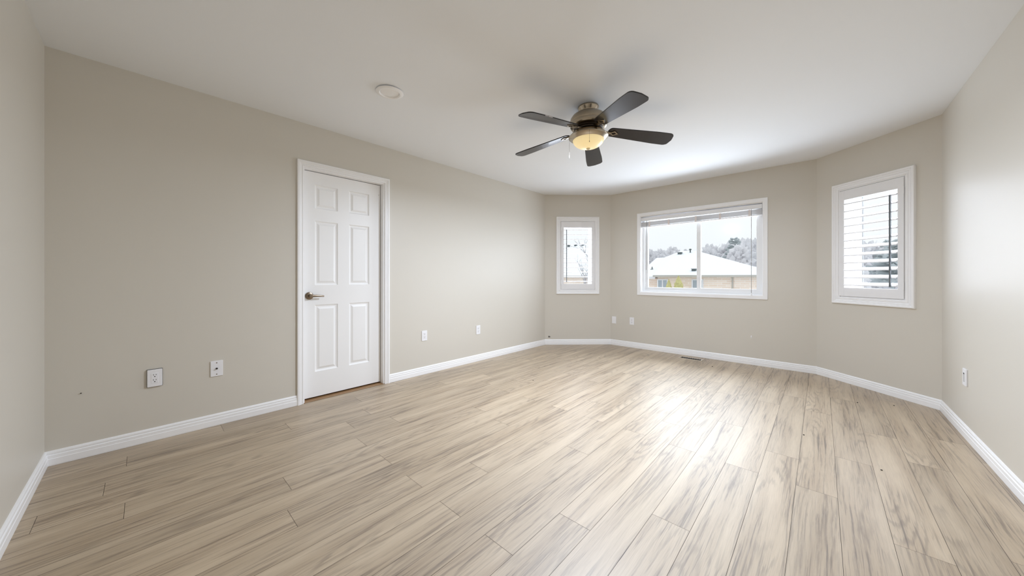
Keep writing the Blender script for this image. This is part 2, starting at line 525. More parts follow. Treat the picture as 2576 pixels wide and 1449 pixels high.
# ------------------------------------------------------------------ door
def build_door():
    root = empty('door_1', FR['left'], 'closed white six-panel door with a nickel lever handle', 'door', kind='structure')
    # casing: three stepped legs, mitred at the top
    x0, x1, z1 = 1.276, 2.112, 2.114
    prof = [(0.0, 0.0), (0.0, -0.016), (0.004, -0.018), (0.016, -0.018), (0.018, -0.014), (0.028, -0.013), (0.030, -0.010),
            (0.040, -0.009), (0.042, -0.012), (0.048, -0.010), (0.048, 0.0)]
    b = MB()
    b.loft([[(x0 + i, y, 0) for i, y in prof], [(x0 + i, y, z1 - i) for i, y in prof],
            [(x1 - i, y, z1 - i) for i, y in prof], [(x1 - i, y, 0) for i, y in prof]])
    b.done('door_casing', M['trim'], root)
    b = MB()
    jt = 0.012
    b.box(DOOR[0], DOOR[0] + jt, 0.0, 0.13, 0, DOOR[3])
    b.box(DOOR[1] - jt, DOOR[1], 0.0, 0.13, 0, DOOR[3])
    b.box(DOOR[0] + jt, DOOR[1] - jt, 0.0, 0.13, DOOR[3] - jt, DOOR[3])
    b.done('door_jamb', M['trim'], root)
    # slab with six sunk and raised panels
    sx0, sx1, sz0, sz1, yf, yb = 1.338, 2.046, 0.018, 2.048, 0.060, 0.095
    xs = [sx0, 1.434, 1.630, 1.734, 1.930, sx1]
    zs = [sz0, 0.243, 0.847, 1.026, 1.609, 1.721, 1.936, sz1]
    b = MB()
    bm = b.bm
    grid = {(i, j): bm.verts.new((x, yf, z)) for i, x in enumerate(xs) for j, z in enumerate(zs)}
    for i in range(5):
        for j in range(7):
            q = [grid[i, j], grid[i + 1, j], grid[i + 1, j + 1], grid[i, j + 1]]
            if i in (1, 3) and j in (1, 3, 5):
                prev = q
                for ins, y in ((0.004, yf + 0.0065), (0.012, yf + 0.0095), (0.020, yf + 0.0095), (0.038, yf + 0.0015)):
                    nx = [bm.verts.new((xs[i] + ins, y, zs[j] + ins)), bm.verts.new((xs[i + 1] - ins, y, zs[j] + ins)),
                          bm.verts.new((xs[i + 1] - ins, y, zs[j + 1] - ins)), bm.verts.new((xs[i] + ins, y, zs[j + 1] - ins))]
                    for k in range(4):
                        bm.faces.new((prev[k], prev[(k + 1) % 4], nx[(k + 1) % 4], nx[k]))
                    prev = nx
                bm.faces.new(prev)
            else:
                bm.faces.new(q)
    back = [bm.verts.new(p) for p in ((sx0, yb, sz0), (sx1, yb, sz0), (sx1, yb, sz1), (sx0, yb, sz1))]
    bm.faces.new(back[::-1])
    rim = [[grid[i, 0] for i in range(6)], [grid[5, j] for j in range(8)], [grid[i, 7] for i in range(5, -1, -1)], [grid[0, j] for j in range(7, -1, -1)]]
    for k in range(4):
        bm.faces.new(rim[k] + [back[(k + 1) % 4], back[k]])
    b.done('door_panel', M['door'], root)
    b = MB()
    b.box(DOOR[0] + 0.001, DOOR[1] - 0.001, -0.002, 0.13, 0.0003, 0.0045, bevel=0.002)
    b.done('threshold', M['threshold'], root)
    # hinges side is hidden; lever handle on the left
    hs, hz = 1.387, 0.932
    h = MB()
    h.lathe([(0.0, -0.0), (0.0335, 0.0), (0.034, -0.004), (0.031, -0.008), (0.027, -0.009), (0.0265, -0.012), (0.020, -0.014), (0.0, -0.014)], 40, 'Y', (hs, yf, hz))
    hand = h.done('rosette', M['nickel_dark'], root, smooth=True)
    h = MB()
    h.lathe([(0.0, -0.012), (0.013, -0.012), (0.0115, -0.040), (0.014, -0.046), (0.013, -0.060), (0.0, -0.061)], 28, 'Y', (hs, yf, hz))
    secs = []
    for t in range(11):
        k = t / 10
        cxs = hs + 0.004 + 0.104 * k
        cz = hz + 0.001 - 0.006 * k * k
        hh = 0.0125 - 0.0060 * k
        dd = 0.007 - 0.002 * k
        yc = yf - 0.052 + 0.006 * k * k
        secs.append([(cxs, yc + dd * math.cos(a), cz + hh * math.sin(a)) for a in [2 * PI * q / 16 for q in range(16)]])
    h.loft(secs)
    h.done('lever', M['nickel_dark'], hand, smooth=True)
    for s_, z_ in ((2.0305, 1.948),):
        p = MB()
        p.lathe([(0.0, 0.001), (0.003, 0.0), (0.002, -0.002), (0.0, -0.002)], 10, 'Y', (s_, yf, z_))
        p.done('nail_head', M['nickel_dark'], root)
build_door()

# ------------------------------------------------------------------ windows
def glass_pane(name, x0, x1, z0, z1, y, parent):
    b = MB()
    b.box(x0, x1, y, y + 0.004, z0, z1)
    return b.done(name, M['glass'], parent)

def ring_box(b, x0, x1, z0, z1, w, y0, y1, wt=None, wb=None):
    wt = w if wt is None else wt
    wb = w if wb is None else wb
    b.box(x0, x0 + w, y0, y1, z0, z1)
    b.box(x1 - w, x1, y0, y1, z0, z1)
    b.box(x0 + w, x1 - w, y0, y1, z1 - wt, z1)
    b.box(x0 + w, x1 - w, y0, y1, z0, z0 + wb)

def far_window():
    root = empty('window_2', FR['far'], 'wide white sliding window looking onto snowy roofs', 'window', kind='structure')
    x0, x1, z0, z1 = WIN_FAR
    b = MB()
    b.frame(0.4435, 2.0575, 0.8235, 2.0765, [(0.0, 0.0), (0.0, -0.012), (0.002, -0.014), (0.040, -0.014), (0.044, -0.012), (0.0485, -0.012), (0.0485, 0.004)])
    b.done('window_casing', M['trim'], root)
    b = MB()
    t = 0.006
    ring_box(b, x0, x1, z0, z1, t, 0.0005, WALL_T)
    b.done('window_reveal', M['trim'], root)
    b = MB()
    ring_box(b, x0 + t, x1 - t, z0 + t, z1 - t, 0.030, 0.075, 0.165)
    b.done('window_frame', M['vinyl'], root)
    # two sliding sashes, the left one further out
    s = MB()
    ring_box(s, x0 + 0.030, 1.290, z0 + 0.032, z1 - 0.034, 0.041, 0.118, 0.150)
    left = s.done('sash', M['vinyl'], root)
    glass_pane('pane', x0 + 0.071, 1.249, z0 + 0.073, z1 - 0.075, 0.132, left)
    s = MB()
    ring_box(s, 1.252, x1 - 0.024, z0 + 0.026, z1 - 0.030, 0.050, 0.084, 0.114)
    right = s.done('sash', M['vinyl'], root)
    glass_pane('pane', 1.302, x1 - 0.074, z0 + 0.076, z1 - 0.080, 0.098, right)
    s = MB()
    s.box(1.262, 1.290, 0.077, 0.0845, 1.38, 1.46, bevel=0.003)
    s.done('sash_lock', M['vinyl'], right)

def side_window(n, key, label):
    root = empty('window_%d' % n, FR[key], label, 'window', kind='structure')
    x0, x1, z0, z1 = WIN_SIDE
    b = MB()
    b.frame(0.1845, 0.8875, 0.8225, 2.0795,
            [(0.0, 0.0), (0.0, -0.018), (0.003, -0.024), (0.009, -0.026), (0.018, -0.025), (0.022, -0.017), (0.025, -0.017), (0.028, -0.021), (0.036, -0.020), (0.040, -0.012),
             (0.046, -0.012), (0.049, -0.018), (0.062, -0.018), (0.066, -0.011), (0.0725, -0.011), (0.0725, 0.002)])
    b.done('window_casing', M['trim'], root)
    b = MB()
    ring_box(b, x0, x1, z0, z1, 0.006, 0.0005, WALL_T)
    b.done('window_reveal', M['trim'], root)
    b = MB()
    ring_box(b, x0 + 0.006, x1 - 0.006, z0 + 0.006, z1 - 0.006, 0.030, 0.145, 0.195)
    b.done('window_frame', M['vinyl'], root)
    b = MB()
    ring_box(b, x0 + 0.034, x1 - 0.034, z0 + 0.034, z1 - 0.034, 0.030, 0.150, 0.185)
    s = b.done('sash', M['vinyl'], root)
    glass_pane('pane', x0 + 0.064, x1 - 0.064, z0 + 0.064, z1 - 0.064, 0.166, s)

far_window()
side_window(1, 'bay_left', 'narrow white-cased window behind the nearly level louvers')
side_window(3, 'bay_right', 'tall white-cased window behind the tilted louvers')

def shutter(key, tilt, mirror, label):
    """plantation shutter: panel frame with twelve louvers"""
    root = empty('plantation_shutter', FR[key], label, 'shutter', 'hinged louvred shutters in the bay')
    c = 0.536
    X = (lambda x: x) if not mirror else (lambda x: 2 * c - x)
    def bx(b, a0, a1, *r, **k):
        a0, a1 = sorted((X(a0), X(a1)))
        b.box(a0, a1, *r, **k)
    b = MB()
    px0, px1, pz0, pz1 = 0.2615, 0.8105, 0.902, 2.000
    ox0, ox1, oz0, oz1 = 0.309, 0.766, 0.990, 1.902
    yf, yb = -0.019, 0.009
    bx(b, px0, ox0, yf, yb, pz0, pz1, bevel=0.0015)
    bx(b, ox1, px1, yf, yb, pz0, pz1, bevel=0.0015)
    bx(b, ox0, ox1, yf + 0.0006, yb, pz0, oz0)
    bx(b, ox0, ox1, yf + 0.0006, yb, oz1, pz1)
    b.done('shutter_frame', M['slat'], root)
    n, pitch = 12, (oz1 - oz0) / 12
    yc = -0.005
    ca, sa = math.cos(tilt), math.sin(tilt)
    for i in range(n):
        zc = oz0 + pitch * (i + 0.5)
        prof = []
        for q in range(20):
            t = 2 * PI * q / 20
            cq, sq_ = math.cos(t), math.sin(t)
            a, h = 0.0315 * math.copysign(abs(cq) ** 0.35, cq), 0.0055 * math.copysign(abs(sq_) ** 0.6, sq_)
            # a runs outwards; the room edge is tilted down
            prof.append((yc + a * ca - h * sa, zc + a * sa + h * ca))
        b = MB()
        xa, xb = sorted((X(ox0 + 0.001), X(ox1 - 0.001)))
        b.loft([[(xa, y, z) for y, z in prof], [(xb, y, z) for y, z in prof]])
        b.done('louver', M['slat'], root, smooth=True)
    b = MB()
    xr = X(0.724)
    yo, zo = yc - 0.0325 * ca, -0.0325 * sa
    b.box(xr - 0.0055, xr + 0.0055, yo - 0.010, yo, oz0 + pitch * 0.5 + zo - 0.006, oz1 - pitch * 0.5 + zo + 0.006)
    b.done('tilt_rod', M['rod'], root)
    for z in (1.02, 1.88):
        b = MB()
        xh = X(px1 + 0.001)
        b.tube([(xh, yf - 0.002, z - 0.032), (xh, yf - 0.002, z + 0.032)], 0.0032, 10)
        b.done('hinge', M['trim'], root, smooth=True)
    return root
shutter('bay_left', math.radians(5), True, 'white louvred shutter with nearly level slats on the left bay window')
shutter('bay_right', math.radians(27), False, 'white louvred shutter with tilted slats on the right bay window')

def blind():
    root = empty('window_blind', FR['far'], 'white slatted blind drawn up to the top of the wide window', 'blind')
    x0, x1 = 0.5005, 2.0015
    b = MB()
    b.box(x0, x1, 0.012, 0.062, 1.957, 2.0060, bevel=0.002)
    b.box(x0, x1, 0.004, 0.0118, 1.953, 2.0065, bevel=0.002)
    b.done('headrail', M['slat'], root)
    # raised stack of slats, hanging a touch lower at the left end
    tilt = Matrix.Translation((x1, 0, 1.950)) @ Matrix.Rotation(-0.006, 4, 'Y') @ Matrix.Translation((-x1, 0, -1.950))
    n = 13
    for i in range(n):
        z = 1.9465 - 0.0048 * i
        prof = []
        for q in range(9):
            t = -1 + q / 4
            prof.append((0.036 + 0.025 * t, z + 0.0012 * (1 - t * t)))
        b = MB()
        top = [(y, zz) for y, zz in prof]
        bot = [(y, zz - 0.0028) for y, zz in prof[::-1]]
        b.loft([[(x0 + 0.002, y, zz) for y, zz in top + bot], [(x1 - 0.002, y, zz) for y, zz in top + bot]])
        bmesh.ops.transform(b.bm, matrix=tilt, verts=b.bm.verts)
        b.done('slat', M['slat'], root)
    b = MB()
    b.box(x0 + 0.001, x1 - 0.001, 0.010, 0.062, 1.868, 1.882, tilt, bevel=0.003)
    b.done('bottom_rail', M['slat'], root)
    for s in (0.624, 0.900, 1.257, 1.549, 1.872):
        b = MB()
        b.box(s - 0.013, s + 0.013, 0.0068, 0.0098, 1.868, 1.952, tilt, bevel=0.001)
        b.done('ladder_tape', M['cord_tape'], root)
    b = MB()
    b.tube([(1.895, -0.002, 1.955), (1.895, -0.018, 1.90), (1.895, -0.019, 0.90)], 0.0028, 8)
    w = b.done('pull_cord', M['cord'], root, smooth=True)
    b = MB()
    b.lathe([(0.0, 0.030), (0.004, 0.029), (0.009, 0.004), (0.0085, 0.0), (0.0, 0.0)], 16, 'Z', (1.895, -0.019, 0.872))
    b.done('tassel', M['slat'], w, smooth=True)
    b = MB()
    b.tube([(0.588, 0.000, 1.955), (0.587, -0.004, 1.88), (0.580, -0.004, 1.21)], 0.0032, 8)
    b.done('tilt_wand', M['cord'], root, smooth=True)
M['cord_tape'] = mat('pale_ladder_tape', srgb(232, 224, 221), 0.8, vary=0.05)
blind()

# ------------------------------------------------------------------ wall plates
def plate(b, w=0.070, h=0.115, t=0.0065, lift=0.0):
    b.box(-w / 2, w / 2, -t - lift, -lift, -h / 2, h / 2, bevel=0.0025)

def slots(parent, y, zs, sc=1.0, m=None):
    for z0 in zs:
        for (dx, dz, w, h) in ((-0.0063, 0.006, 0.0022, 0.0085), (0.0063, 0.006, 0.0022, 0.007)):
            b = MB()
            b.box(dx - w / 2, dx + w / 2, y - 0.0006, y + 0.002, z0 + dz - h / 2, z0 + dz + h / 2)
            b.done('slot', m or M['dark'], parent)
        b = MB()
        b.lathe([(0.0, -0.0006), (0.003, -0.0006), (0.003, 0.002), (0.0, 0.002)], 14, 'Y', (0, y, z0 - 0.0065))
        b.done('slot', m or M['dark'], parent)

def outlet(wall_, s, z, label, decora=True, lift=0.0):
    root = empty('wall_outlet', at_wall(wall_, s, z), label, 'outlet', 'white power outlets low on the walls')
    if lift:
        b = MB()
        b.box(-0.0365, 0.0365, -lift, 0, -0.059, 0.059)
        b.done('gap_shade', M['gap'], root)  # dark block drawn as the shade in the gap behind the plate
    b = MB()
    plate(b, lift=lift)
    b.done('cover_plate', M['plastic'], root)
    y = -0.0065 - lift
    if decora:
        b = MB()
        b.box(-0.0168, 0.0168, y - 0.0014, y + 0.004, -0.0335, 0.0335, bevel=0.0008)
        r = b.done('receptacle', M['plastic'], root)
        slots(r, y - 0.0014, (0.0165, -0.0175))
    else:
        for zz in (0.0195, -0.0195):
            b = MB()
            b.lathe([(0.0, -0.0014), (0.0165, -0.0014), (0.0172, -0.0004), (0.0172, 0.003), (0.0, 0.003)], 24, 'Y', (0, y, zz))
            r = b.done('receptacle', M['plastic'], root, smooth=True)
            slots(r, y - 0.0014, (zz,))
    for zz in ((0.0485, -0.0485) if decora else (0.0,)):
        b = MB()
        b.lathe([(0.0, -0.0008), (0.0025, -0.0006), (0.003, 0.001), (0.0, 0.001)], 12, 'Y', (0, y, zz))
        b.done('screw', M['plastic'], root)
    return root

outlet('left', 0.4385, 0.4215, 'white double outlet lifted off the wall near the left corner', lift=0.007)
outlet('left', 2.5355, 0.4355, 'white outlet just right of the panel door')
outlet('left', 3.349, 0.408, 'white outlet on the left wall farthest from the door', decora=False)
outlet('far', 0.357, 0.411, 'white outlet on the far wall under the wide window', decora=False)

def coax():
    root = empty('cable_wall_plate', at_wall('left', 0.7545, 0.421), 'white cable plate with dark screws left of the door', 'wall plate')
    b = MB(); plate(b)
    b.done('cover_plate', M['plastic'], root)
    for zz in (0.042, -0.042):
        b = MB()
        b.lathe([(0.0, -0.0012), (0.0035, -0.001), (0.0042, 0.001), (0.0, 0.001)], 14, 'Y', (0, -0.0065, zz))
        b.done('screw', M['nickel_dark'], root, smooth=True)
    b = MB()
    b.lathe([(0.0, -0.014), (0.0042, -0.014), (0.0045, -0.004), (0.0062, -0.004), (0.0062, 0.001), (0.0, 0.001)], 12, 'Y', (0, -0.0065, 0))
    b.done('cable_jack', M['bronze'], root)
coax()

def blank_plate():
    root = empty('blank_wall_plate', at_wall('far', 0.0625, 0.404), 'plain white blank plate in the far left bay corner', 'wall plate')
    b = MB(); plate(b, h=0.114, t=0.010)
    b.done('cover_plate', M['plastic'], root)
    for zz in (0.042, -0.042):
        b = MB()
        b.lathe([(0.0, -0.0008), (0.0025, -0.0006), (0.003, 0.001), (0.0, 0.001)], 12, 'Y', (0, -0.010, zz))
        b.done('screw', M['plastic'], root)
blank_plate()

def rocker():
    root = empty('media_wall_plate', at_wall('right', 0.628, 0.412), 'white slotted plate on the bright right wall', 'wall plate')
    b = MB(); plate(b, w=0.075, h=0.115, t=0.009)
    b.done('cover_plate', M['plastic'], root)
    b = MB()
    b.box(-0.012, 0.012, -0.0102, -0.006, -0.033, 0.031, bevel=0.0006)
    i = b.done('insert', M['rocker_grey'], root)
    b = MB()
    b.box(-0.009, 0.009, -0.0108, -0.009, 0.020, 0.029)
    b.done('socket', M['dark'], i)
M['rocker_grey'] = mat('pale_grey_plastic', srgb(196, 196, 196), 0.4, vary=0.03)
rocker()

# small leftovers on walls and floor
b = MB()
b.lathe([(0.0, -0.012), (0.004, -0.012), (0.005, -0.006), (0.006, -0.002), (0.006, 0.001), (0.0, 0.001)], 14, 'Y')
b.box(-0.0045, 0.0045, -0.004, 0.0, -0.014, 0.014, bevel=0.001)
tag(b.done('wall_anchor', M['plastic'], mtx=at_wall('far', 1.892, 0.350)), 'tiny white plug left in the far wall below the window', 'wall plug')
b = MB()
b.lathe([(0.0, -0.006), (0.003, -0.006), (0.0025, -0.003), (0.002, 0.001), (0.0, 0.001)], 12, 'Y')
tag(b.done('nail', M['bronze'], mtx=at_wall('left', 0.131, 0.395)), 'dark nail head low on the wall left of the double outlet', 'nail')
root = empty('cable_stub', at_wall('bay_left', 0.067, 0.132), 'short dark cable end just above the baseboard in the bay corner', 'cable')
b = MB()
b.lathe([(0.0, -0.0016), (0.009, -0.0016), (0.010, 0.001), (0.0, 0.001)], 16, 'Y')
b.done('hole_ring', M['gap'], root)
b = MB()
b.tube([(-0.002, 0.0, 0.002), (-0.002, -0.008, 0.003), (0.010, -0.012, 0.001), (0.024, -0.011, 0.004)], 0.0026, 8)
b.tube([(-0.012, -0.002, -0.013), (0.004, -0.006, -0.014), (0.022, -0.006, -0.013)], 0.0018, 8)
b.done('wire', M['dark'], root, smooth=True)

def crumb(u, v, r, label):
    # a point on the floor seen at photograph pixel (u, v)
    dep = FPX * CAM_H / (v - HOR); lat = (u - 1288) / FPX * dep
    c, s = math.cos(YAW), math.sin(YAW)
    rnd = random.Random(int(u))
    bm_ = MB()
    bmesh.ops.create_icosphere(bm_.bm, subdivisions=2, radius=r)
    for vv in bm_.bm.verts:
        vv.co *= rnd.uniform(0.8, 1.2)
        vv.co.z = max(vv.co.z * 0.6, -0.3 * r)
    o = bm_.done('floor_crumb', M['crumb'], smooth=True)
    o.location = (-s * dep + c * lat, c * dep + s * lat, 0.3 * r)
    tag(o, label, 'crumb', 'dark crumbs on the floor')
crumb(2022, 1094.5, 0.0052, 'dark crumb on the planks in front of the right window')
crumb(2217.5, 1183, 0.0048, 'dark crumb on the floor nearest the right baseboard')
crumb(1341, 957, 0.005, 'dark crumb on the floor between the door and the bay')
crumb(1792, 922.5, 0.006, 'dark crumb on the floor beside the floor register')
crumb(2157, 1013, 0.005, 'dark crumb below the right window, left of its neighbour')
crumb(2249, 1020.5, 0.005, 'dark crumb close to the angled baseboard under the right window')

# floor register
def register():
    root = empty('floor_register', Matrix.Translation((-1.29, 4.972, 0)), 'tan metal floor register below the wide window', 'vent')
    W, D = 0.285, 0.128
    b = MB()
    b.frame(-W / 2, W / 2, -D / 2, D / 2, [(0.0, 0.0005), (0.001, 0.004), (0.006, 0.0055), (0.018, 0.0055), (0.020, 0.0012)])
    bmesh.ops.transform(b.bm, matrix=Matrix(((1, 0, 0, 0), (0, 0, 1, 0), (0, 1, 0, 0), (0, 0, 0, 1))), verts=b.bm.verts)
    b.done('flange', M['register'], root)
    b = MB()
    b.box(-W / 2 + 0.018, W / 2 - 0.018, -D / 2 + 0.018, D / 2 - 0.018, 0.0003, 0.0011)
    b.done('duct_opening', M['dark'], root)
    for i in range(9):
        x = -W / 2 + 0.020 + (W - 0.040) * (i + 0.5) / 9 - 0.006
        b = MB()
        b.box(x, x + 0.004, -D / 2 + 0.018, D / 2 - 0.018, 0.0012, 0.0052)
        b.done('grille_bar', M['register_dark'], root)
M['register_dark'] = mat('brown_grille_bar', srgb(88, 76, 64), 0.5, vary=0.05)
register()

# recessed ceiling light, switched off, its trim hanging a little low on one side
def downlight():
    mt = Matrix.Translation((-2.298, 1.200, ROOM_H - 0.007)) @ Matrix.Rotation(math.radians(2.6), 4, Vector((0.75, 0.66, 0)))
    root = empty('recessed_downlight', mt, 'round white recessed ceiling light, switched off', 'ceiling light')
    b = MB()
    b.lathe([(0.064, 0.004), (0.066, -0.004), (0.072, -0.0085), (0.086, -0.007), (0.0945, -0.001), (0.094, 0.004)], 64)
    b.done('trim_ring', M['trim'], root, smooth=True)
    b = MB()
    b.lathe([(0.0, -0.001), (0.060, -0.001), (0.0625, 0.0), (0.0625, 0.004), (0.0, 0.004)], 56)
    b.done('lens', M['lens'], root, smooth=True)
M['lens'] = mat('frosted_lens', srgb(244, 243, 242), 0.5, vary=0.01)
downlight()

# ------------------------------------------------------------------ ceiling fan
def fan():
    cx, cy = -1.353, 2.368
    root = empty('ceiling_fan', Matrix.Translation((cx, cy, ROOM_H)), 'five-blade ceiling fan with a lit glass bowl', 'ceiling fan')
    Z = lambda z: z - ROOM_H
    b = MB()
    b.lathe([(0.0, 0.0), (0.080, 0.0), (0.082, Z(2.434)), (0.080, Z(2.428)), (0.066, Z(2.412)), (0.060, Z(2.398)), (0.060, Z(2.380)), (0.0, Z(2.380))], 64)
    b.done('canopy', M['nickel'], root, smooth=True)
    b = MB()
    b.lathe([(0.0, Z(2.392)), (0.080, Z(2.390)), (0.098, Z(2.385)), (0.124, Z(2.368)), (0.138, Z(2.348)), (0.143, Z(2.328)), (0.143, Z(2.318)), (0.1415, Z(2.316)),
             (0.1415, Z(2.313)), (0.143, Z(2.311)), (0.143, Z(2.292)), (0.138, Z(2.282)), (0.120, Z(2.274)), (0.0, Z(2.274))], 72)
    b.done('motor_housing', M['nickel'], root, smooth=True)
    b = MB()
    b.lathe([(0.0, Z(2.276)), (0.112, Z(2.276)), (0.112, Z(2.266)), (0.104, Z(2.262)), (0.104, Z(2.252)), (0.075, Z(2.246)), (0.075, Z(2.225)), (0.0, Z(2.225))], 64)
    b.done('flywheel', M['bronze'], root, smooth=True)
    b = MB()
    b.lathe([(0.070, Z(2.238)), (0.122, Z(2.236)), (0.130, Z(2.231)), (0.134, Z(2.222)), (0.152, Z(2.206)), (0.1535, Z(2.202)), (0.151, Z(2.198)),
             (0.126, Z(2.180)), (0.121, Z(2.178)), (0.119, Z(2.184)), (0.070, Z(2.215))], 72)
    b.done('light_ring', M['nickel'], root, smooth=True)
    b = MB()
    prof = []
    for i in range(13):
        t = i / 12 * PI / 2
        prof.append((0.1205 * math.cos(t) ** 0.9 if i < 12 else 0.0, Z(2.182) - 0.066 * math.sin(t)))
    b.lathe([(0.0, Z(2.184))] + prof, 64)
    b.done('glass_bowl', M['lamp'], root, smooth=True)
    b = MB()
    b.lathe([(0.0, Z(2.119)), (0.014, Z(2.118)), (0.0165, Z(2.112)), (0.012, Z(2.106)), (0.006, Z(2.103)), (0.0, Z(2.1025))], 28)
    b.done('finial', M['finial'], root, smooth=True)
    # two pull chains
    for (px, py, z0, z1) in ((0.072, -0.112, 2.215, 2.112), (-0.105, -0.078, 2.215, 2.045)):
        b = MB()
        k = 1.13
        b.tube([(px * k, py * k, Z(z0)), (px * k, py * k, Z(z1))], 0.0007, 6)
        for q in range(int((z0 - z1) / 0.012)):
            b.lathe([(0.0, 0.0012), (0.0012, 0.0), (0.0, -0.0012)], 6, 'Z', (px * k, py * k, Z(z0 - 0.012 * q)))
        ch = b.done('pull_chain', M['chain'], root)
        if z1 < 2.1: continue
        b = MB()
        b.lathe([(0.0, 0.006), (0.0015, 0.005), (0.0026, 0.0), (0.0018, -0.005), (0.0, -0.0055)], 12, 'Z', (px * k, py * k, Z(z1)))
        b.done('chain_knob', M['chain'], ch, smooth=True)
    # blades
    pitch, droop = math.radians(10.7), math.radians(6.0)
    def outline_blade():
        r0, r1 = 0.155, 0.672
        pts = []
        def hw(t): return 0.052 + 0.021 * min(1, t * 1.25)
        for i in range(9):                      # rounded root
            a = PI / 2 + PI * i / 8
            pts.append((r0 + 0.03 + 0.03 * math.cos(a), 0.052 * math.sin(a)))
        low = [(r0 + 0.03 + (r1 - 0.075 - r0) * t, -hw(t)) for t in (0.2, 0.4, 0.6, 0.8, 1.0)]
        pts += low
        for i in range(1, 6):                   # softened outer corners, slightly convex tip
            a = -PI / 2 + PI / 2 * i / 6
            pts.append((r1 - 0.045 + 0.037 * math.cos(a), -0.073 + 0.03 + 0.03 * math.sin(a)))
        pts += [(r1 - 0.004, -0.024), (r1, 0.0), (r1 - 0.004, 0.024)]
        for i in range(1, 6):
            a = PI / 2 * i / 6
            pts.append((r1 - 0.045 + 0.037 * math.cos(a), 0.073 - 0.03 + 0.03 * math.sin(a)))
        pts += [(x, -y) for x, y in low[::-1]]
        return pts
    for k in range(5):
        ang = math.radians(-29.3 + 72 * k) + math.radians((-3.2, 2.4, -0.4, 1.3, 0.9)[k])
        R = (Matrix.Rotation(ang, 4, 'Z') @ Matrix.Translation((0.13, 0, Z(2.252))) @ Matrix.Rotation(droop, 4, 'Y') @ Matrix.Translation((-0.13, 0, 0))
             @ Matrix.Rotation(-pitch, 4, 'X'))
        pts = outline_blade()
        b = MB()
        b.loft([[(x, y, 0.0035) for x, y in pts], [(x, y, -0.0035) for x, y in pts]])
        bmesh.ops.transform(b.bm, matrix=R, verts=b.bm.verts)
        bl = b.done('blade', M['blade'], root)
        # blade iron: arm with an open square loop screwed under the blade
        b = MB()
        sq = [(0.168, 0.0), (0.203, -0.030), (0.240, 0.0), (0.203, 0.030)]
        inn = [(0.183, 0.0), (0.203, -0.017), (0.224, 0.0), (0.203, 0.017)]
        for a0, a1, c0, c1 in zip(sq, sq[1:] + sq[:1], inn, inn[1:] + inn[:1]):
            q = [a0, a1, c1, c0]
            b.loft([[(x, y, -0.0036) for x, y in q], [(x, y, -0.0096) for x, y in q]])
        b.loft([[(0.085, -0.016, 0.004), (0.085, 0.016, 0.004), (0.085, 0.016, -0.006), (0.085, -0.016, -0.006)],
                [(0.135, -0.011, -0.002), (0.135, 0.011, -0.002), (0.135, 0.011, -0.012), (0.135, -0.011, -0.012)],
                [(0.184, -0.012, -0.0036), (0.184, 0.012, -0.0036), (0.184, 0.012, -0.0110), (0.184, -0.012, -0.0110)]])
        bmesh.ops.transform(b.bm, matrix=R, verts=b.bm.verts)
        b.done('blade_iron', M['nickel'], bl)
        if k == 4:      # the veneer of this blade peels along one edge
            b = MB()
            b.box(0.46, 0.50, 0.0700, 0.0742, -0.0030, 0.0046)
            b.box(0.505, 0.53, 0.0715, 0.0742, -0.0030, 0.0044)
            bmesh.ops.transform(b.bm, matrix=R, verts=b.bm.verts)
            p = b.done('peeling_edge', M['blade_edge'], bl)
            p['label'] = 'pale peeled edge of the blade'
FAN_W = 3.6
def fan_lamp():
    # the lit bowl throws its light downwards into the room
    ld = bpy.data.lights.new('fan_bulb', 'AREA')
    ld.shape = 'DISK'
    ld.size = 0.22
    ld.energy = FAN_W
    ld.color = (0.87, 0.97, 1.13)
    o = bpy.data.objects.new('fan_bulb', ld)
    COL.objects.link(o)
    o.location = (-1.353, 2.368, 2.098)
M['chain'] = mat('aged_chain_metal', srgb(92, 82, 70), 0.5, vary=0.05)
M['finial'] = mat('cream_finial', srgb(240, 228, 196), 0.4, vary=0.02)
fan()
fan_lamp()

# ------------------------------------------------------------------ outdoors
def far_pt(u, y, v=None):
    """world point on the vertical plane at depth y seen towards photograph column u (and row v)"""
    lat = (u - 1288) / FPX
    c, s = math.cos(YAW), math.sin(YAW)
    dep = y / (c + s * lat)
    return Vector((dep * (-s + c * lat), y, CAM_H if v is None else CAM_H - (v - HOR) / FPX * dep))

GROUND_Z = -2.75
b = MB()
b.box(-160, 120, 6.2, 200, GROUND_Z - 0.5, GROUND_Z)
tag(b.done('snowy_ground', M['snow']), 'snow-covered ground outside the windows', 'ground', kind='structure')

def ext_window(parent, x, y, z0, z1, w):
    b = MB()
    ring_box(b, x - w / 2, x + w / 2, z0, z1, 0.10, y - 0.06, y + 0.02)
    b.box(x - 0.05, x + 0.05, y - 0.05, y + 0.02, z0 + 0.1, z1 - 0.1)
    f = b.done('window', M['ext_white'], parent)
    b = MB()
    b.box(x - w / 2 + 0.1, x + w / 2 - 0.1, y - 0.02, y + 0.02, z0 + 0.1, z1 - 0.1)
    b.done('pane', M['ext_glass'], f)

def roof_vent(parent, p, w, d, h, turbine=False):
    b = MB()
    b.box(p.x - w / 2, p.x + w / 2, p.y - d / 2, p.y + d / 2, p.z - 0.1, p.z + h)
    b.box(p.x - w / 2 - 0.05, p.x + w / 2 + 0.05, p.y - d / 2 - 0.05, p.y + d / 2 + 0.05, p.z + h, p.z + h + 0.03)
    b.done('roof_vent', M['vent'], parent)

